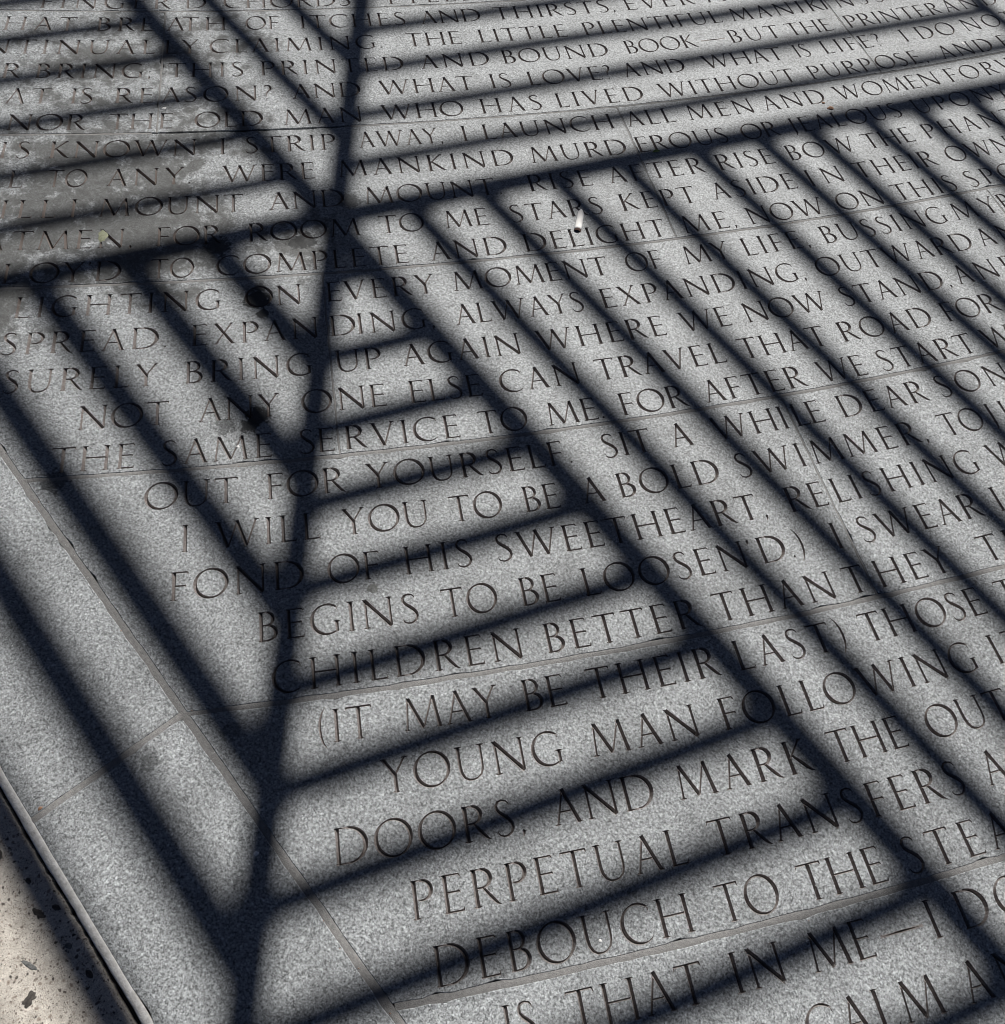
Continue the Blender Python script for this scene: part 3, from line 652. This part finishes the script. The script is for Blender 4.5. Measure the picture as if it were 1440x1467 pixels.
def clip_seg(p, d, ts):
    """largest interval of p+t*d inside HEX and the half planes ts=[(n,off,sign)]"""
    lo, hi = -200.0, 200.0
    H = [(n, o, s) for n, o, s in ts]
    for i in range(len(HEX)):
        a, c = HEX[i], HEX[(i+1) % len(HEX)]; e = c-a; nn = np.array((-e[1], e[0])); nn = nn/np.linalg.norm(nn); H.append((nn, float(nn@a), 1))
    for n, o, s in H:
        k = s*(n@d); m = s*(n@p-o)
        if abs(k) < 1e-9:
            if m < 0: return None
            continue
        t = -m/k
        if k > 0: lo = max(lo, t)
        else: hi = min(hi, t)
    return (p+d*lo, p+d*hi) if hi-lo > .3 else None
canopy = bpy.data.objects.new('canopy', None); scene.collection.objects.link(canopy)
canopy.location = (SH.x, SH.y, 0)
tag(canopy, 'steel louvred canopy, darkened to cut bounced light, on slim columns that casts the striped shadows', 'canopy')
def bar(name, a, c, w, h, z=HC, bev=.003):
    a = Vector((a[0]*S, a[1]*S, z)); c = Vector((c[0]*S, c[1]*S, z)); d = (c-a); L = d.length; d.normalize()
    s = Vector((-d.y, d.x, 0)); up = Vector((0, 0, 1)); V = []
    prof = [(-w/2, -h/2+bev), (-w/2+bev, -h/2), (w/2-bev, -h/2), (w/2, -h/2+bev), (w/2, h/2-bev), (w/2-bev, h/2), (-w/2+bev, h/2), (-w/2, h/2-bev)]
    for e in (a, c):
        for x, y in prof: V.append(e+s*x+up*y)
    F = [(i, (i+1) % 8, 8+(i+1) % 8, 8+i) for i in range(8)]+[tuple(range(7, -1, -1)), tuple(range(8, 16))]
    return mesh_obj(name, V, F, M_STEEL, canopy)
LW, LH = .062, .018
def sector(name_lines, halves, LW=LW):
    for l in name_lines:
        n, o, d = l
        sg = clip_seg(n*o, d, halves)
        if sg: bar('louvre', sg[0], sg[1], LW, LH)
def side(l, s): return (l[0], l[1], s)
# signs: LB normal points up-left, LE normal points up-right, LV normal points right
SP = 1.76
Hs = [ln(28.8, o) for o in [17.6, 19.36, 21.13, 22.92, 24.57, 26.2]+[26.2+SP*i for i in range(1, 16)]]
sector(Hs, [side(LB, 1), side(LE, -1), side(LV, -1)], .048)
Rs = [ln(28.8, o) for o in [17.66, 19.42, 21.15, 22.85]+[22.85+SP*i for i in range(1, 16)]]
sector(Rs, [side(LB, 1), side(LV, 1), side(LX, -1)], .048)
sector([thru((19+SP*1.3*i*.6, 36+SP*.8*i), -52.7) for i in range(-1, 9)], [side(LB, 1), side(LX, 1)])
sector([ln(-43, o) for o in [9.4, 11.3]+[11.3+SP*i for i in range(1, 20)]], [side(LB, 1), side(LE, 1), side(LV, -1)])
Es = [((3.43, 9.56), -43.5), ((3.75, 11.70), -43.8), ((5.17, 12.79), -44.7), ((5.91, 14.57), -45.4), ((6.27, 17.09), -46.4), ((8.21, 17.71), -46.8), ((9.23, 18.78), -47.3), ((10.02, 20.58), -47.6), ((10.84, 22.17), -47.7), ((11.81, 23.83), -47.7)]
Es = [thru(p, a) for p, a in Es]; _l = Es[-1]
Es += [(_l[0], _l[1]+SP*i, _l[2]) for i in range(1, 18)]
sector(Es, [side(LB, -1), side(LE, 1)])
sector([ln(28.9, o) for o in [14.1, 11.95, 10.14, 8.47, 6.77, 4.96, 3.30, 1.61, -.15, -1.91, -3.66, -5.4]+[-5.4-SP*i for i in range(1, 24)]], [side(LB, -1), side(LV, 1), side(LE, -1)], .059)
sector([ln(-41.6, o) for o in [5.22, 3.40, 1.50, -.39, -2.21, -4.0]+[-4-SP*1.02*i for i in range(1, 22)]], [side(LB, -1), side(LV, -1)], .078)
for l, w, h, zz in ((LB, .074, .020, 0), (LE, .076, .020, .0005), (LV, .068, .020, -.0005)):
    sg = clip_seg(l[0]*l[1], l[2], []); bar('beam', sg[0], sg[1], w, h, HC+zz-.001)
sg = clip_seg(LX[0]*LX[1], LX[2], [side(LB, 1)]); bar('beam', sg[0], sg[1], .055, .02, HC+.001)
for i in range(len(HEX)): bar('rim_beam', HEX[i], HEX[(i+1) % len(HEX)], .09, .12)
# node plates where the beams cross
def plate(p, rad, n=6, rot=.3):
    V = []
    for z in (HC-.014, HC+.013):
        for i in range(n): a = rot+2*math.pi*i/n; V.append(((p[0]+rad*math.cos(a))*S, (p[1]+rad*math.sin(a))*S, z))
    F = [tuple(range(n-1, -1, -1)), tuple(range(n, 2*n))]+[(i, (i+1) % n, n+(i+1) % n, n+i) for i in range(n)]
    mesh_obj('node_plate', V, F, M_STEEL, canopy)
plate(NODE, .42)
for i in (0, 1, 3, 4, 5, 6):
    x, y = HEX[i]*S; V = []; N_ = 12
    for z, r in ((-.03, .075), (.0, .075), (.02, .05), (2.0, .06), (HC-.05, .035)):
        for q in range(N_): a = 2*math.pi*q/N_; V.append((x+r*math.cos(a), y+r*math.sin(a), z))
    F = [(N_*r_+q, N_*r_+(q+1) % N_, N_*(r_+1)+(q+1) % N_, N_*(r_+1)+q) for r_ in range(4) for q in range(N_)]
    mesh_obj('column', V, F, M_STEEL, canopy, smooth=True)

# ------------------------------------------------------------------ litter, stains and crumbs
M_PAPER = simple('paper', (.78, .77, .74), (.88, .87, .85), 60, .8, .2, .0005)
M_CHAR = simple('scorched_paper', (.03, .02, .018), (.09, .045, .035), 300, .9, .3, .0005)
M_GUM = simple('old_gum', (.012, .013, .015), (.035, .035, .036), 120, .6, .6, .0015)
M_GUMG = simple('dull_gum', (.05, .052, .05), (.22, .225, .22), 420, .8, .5, .001)
M_LEAF = simple('leaf_green', (.16, .22, .05), (.30, .36, .10), 120, .7, .4, .001)
M_YEL = simple('lichen_yellow', (.12, .13, .085), (.25, .26, .18), 160, .8, .4, .001)
M_WHITE = simple('white_grit', (.62, .62, .60), (.85, .85, .84), 200, .7, .2, .0005)
M_RUST = simple('rusty_crumb', (.20, .10, .06), (.38, .24, .16), 200, .85, .4, .001)
M_DARK = simple('dark_chip', (.03, .028, .026), (.10, .09, .08), 150, .8, .4, .001)
def blob(name, x, y, rx, ry, h, mat, seed, rot=0, n=18, z=.0, rough=.22, parent=None, lobes=3):
    r = random.Random(seed); V = [(0, 0, h)]; F = []
    ph = [r.uniform(0, 6.28) for _ in range(4)]
    for k, (f, zz) in enumerate(((.35, .92), (.70, .6), (.92, .25), (1.0, -.0004/max(h, 1e-5)))):
        for i in range(n):
            a = 2*math.pi*i/n
            m = 1+rough*(.5*math.sin(lobes*a+ph[0])+.3*math.sin((lobes+2)*a+ph[1])+.3*math.sin(7*a+ph[2]))+r.gauss(0, rough*.16)
            V.append((rx*f*m*math.cos(a), ry*f*m*math.sin(a), h*zz+r.gauss(0, h*.08)*(k < 3)))
    for i in range(n): F.append((0, 1+i, 1+(i+1) % n))
    for k in range(3):
        for i in range(n): F.append((1+k*n+i, 1+(k+1)*n+i, 1+(k+1)*n+(i+1) % n, 1+k*n+(i+1) % n))
    o = mesh_obj(name, V, F, mat, parent, smooth=True); o.location = (x*S, y*S, z); o.rotation_euler = (0, 0, rot); return o
# folded paper stub standing on its scorched end
stub = bpy.data.objects.new('paper_stub', None); scene.collection.objects.link(stub); stub.location = (.0648, 1.63, 0)
tag(stub, 'small torn white paper stub with a scorched end lying below the word STARS', 'paper stub')
dv = Vector((.0671-.0648, 1.7039-1.627, 0)); ang = math.atan2(dv.y, dv.x); L = dv.length
def stub_part(name, x0, x1, mat, torn=False):
    V, F = [], []; nx, ny = 10, 7
    for i in range(nx+1):
        for j in range(ny+1):
            t = i/nx; v = j/ny-.5; x = x0+(x1-x0)*t
            if torn: x = min(x, x1-abs(v-.1)*.020)
            w = .0168*(1+.08*math.sin(x*60)); z = .0012+.0045*math.cos(v*math.pi)*(1-.3*x/L)+.0006*math.sin(x*210+v*5)
            V.append((x, v*w, z))
    b0 = len(V)
    for i in range(nx+1):
        for j in range(ny+1): x, y, z = V[i*(ny+1)+j]; V.append((x, y*.97, z-.0007))
    q = lambda i, j: i*(ny+1)+j
    for i in range(nx):
        for j in range(ny):
            F.append((q(i, j), q(i+1, j), q(i+1, j+1), q(i, j+1))); F.append((b0+q(i, j), b0+q(i, j+1), b0+q(i+1, j+1), b0+q(i+1, j)))
        F.append((q(i, 0), b0+q(i, 0), b0+q(i+1, 0), q(i+1, 0))); F.append((q(i, ny), q(i+1, ny), b0+q(i+1, ny), b0+q(i, ny)))
    for j in range(ny):
        F.append((q(0, j), q(0, j+1), b0+q(0, j+1), b0+q(0, j))); F.append((q(nx, j), b0+q(nx, j), b0+q(nx, j+1), q(nx, j+1)))
    return mesh_obj(name, V, F, mat, stub, smooth=True)
stub_part('paper_tube', .007, L, M_PAPER, True); stub_part('scorched_end', 0, .0075, M_CHAR)
stub.rotation_euler = (0, 0, ang)
# leaves
def leaf(name, x, y, l, w, mat, rot, seed):
    r = random.Random(seed); V, F = [], []; n = 8
    for i in range(n+1):
        t = i/n; ww = w*math.sin(math.pi*min(1, t*.97+.02))**.8*(1+r.gauss(0, .08))
        for v in (-1, 0, 1): V.append(((t-.5)*l, v*ww/2, .0012+.003*math.sin(math.pi*t)+(abs(v)*.0015)+r.gauss(0, .0002)))
    for i in range(n):
        for q in range(2): F.append((3*i+q, 3*i+q+3, 3*i+q+4, 3*i+q+1))
    o = mesh_obj(name, V, F, mat); o.location = (x*S, y*S, 0); o.rotation_euler = (0, 0, rot)
    m = o.modifiers.new('thick', 'SOLIDIFY'); m.thickness = .0004; return o
tag(leaf('fallen_leaf', 2.406, 19.686, .022, .010, M_LEAF, .5, 1), 'tiny green leaf fallen on the letter R of MURDEROUS', 'leaf')
tag(blob('lichen_spot', -10.249, 13.565, .011, .018, .0012, M_YEL, 4, .3), 'pale yellow-green blotch over the N of BOATMEN', 'blotch')
tag(blob('crumb', 7.224, 22.773, .011, .007, .004, M_RUST, 6, .5, n=12), 'rust-brown crumb below the word WOMEN', 'crumb')
tag(blob('crumb', 7.02, 22.95, .005, .004, .003, M_RUST, 8, .1, n=10), 'second smaller rust-brown crumb just left of the larger one', 'crumb')
tag(blob('crumb', -6.66, 1.27, .004, .003, .0018, M_RUST, 9, .9, n=12), 'rusty crumb at the end of the edging joint beside the pale strip', 'crumb')
for (x, y, rx, ry, s, lab) in ((-5.573, 8.63, .0045, .0045, 1, 'white grit speck above the M of SAME'), (-3.024, 1.149, .005, .006, 2, 'white grit speck on the edging near the mortar line'),
        (2.727, .741, .0038, .0038, 3, 'white grit speck inside the U of DEBOUCH'), (-10.366, 18.142, .009, .006, 4, 'white grit speck beside the H of THE above the open joint'),
        (11.492, 26.988, .010, .007, 5, 'white grit speck above the word AND near the upper right corner')):
    tag(blob('grit_speck', x, y, rx*.8, ry*.8, .0015, M_WHITE, 20+s, s, n=10), lab, 'grit')
tag(blob('gum_spot', -2.194, 6.068, .011, .010, .0008, M_GUMG, 30, 0, n=34, rough=.16), 'round grey gum spot under the F of OF', 'gum')
rc = random.Random(31)
chips = [(-7.0, .50, .008, .004), (-6.075, -.215, .011, .005), (-5.84, -.10, .007, .004), (-6.41, .20, .006, .0035), (-5.01, -.90, .008, .004), (-5.923, -.921, .014, .004), (-5.455, -.582, .006, .004), (-5.744, -1.351, .011, .008)]
labs = ['dark chip high in the concrete beside the gap', 'long black chip in the concrete midway down', 'small dark chip right of the long black one', 'tiny dark chip above the long black one',
        'dark chip in the concrete near the lower edge of the photo', 'long grey chip lying in the lit concrete', 'dark round chip right of the long grey one', 'ragged black debris on the lit concrete in the lower left corner']
for (x, y, rx, ry), lab in zip(chips, labs):
    i = labs.index(lab)
    rg = lab.startswith('ragged')
    tag(blob('stone_chip', x, y, rx, ry, .0010, M_DARK if 'grey' not in lab else M_GUMG, 50+i, -.35 if 'long' in lab else (.9 if rg else rc.uniform(-.9, .4)), n=30 if rg else 14, rough=.45 if rg else .28, z=0, lobes=2), lab, 'stone chip')
# loose grit and dust grains, thicker along the joints
rg_ = random.Random(77); V, F, FM = [], [], []
def grain(x, y, s, m):
    b0 = len(V); a = rg_.uniform(0, 6.28); e = rg_.uniform(.5, 1.0)
    for k in range(5): t = a+k*1.2566+rg_.uniform(-.3, .3); V.append((x*S+s*math.cos(t), y*S+s*e*math.sin(t), -.0002))
    V.append((x*S, y*S, s*.7))
    for k in range(5): F.append((b0+k, b0+(k+1) % 5, b0+5)); FM.append(m)
for i in range(900):
    if i % 3:
        x, y = rg_.uniform(-13, 15), rg_.uniform(-2, 29)
        s = rg_.choice((.0004, .0005, .0006, .0009))
    else:
        bb = rg_.choice((0, 1, 2, 3, 4, 5)); r = R0+.15+5*bb+rg_.gauss(0, .12); a = math.radians(rg_.uniform(-78, -60))
        if rg_.random() < .4:
            p = BP+BD*rg_.uniform(-14, 10)+BN*rg_.gauss(0, .12); x, y = p
        else: x, y = CX+r*math.cos(a), CY+r*math.sin(a)
        s = rg_.choice((.0006, .0008, .0011, .0016))
    if (np.array((x, y))-BP)@BN < -2.6: continue
    grain(x, y, s, rg_.choice((0, 0, 1, 2, 2, 3)))
grit = mesh_obj('loose_grit', V, F, [M_DARK, M_WHITE, M_MORTAR, M_RUST], None, FM)
tag(grit, 'fine loose grit and dust grains scattered on the granite paving', 'grit', 'stuff')
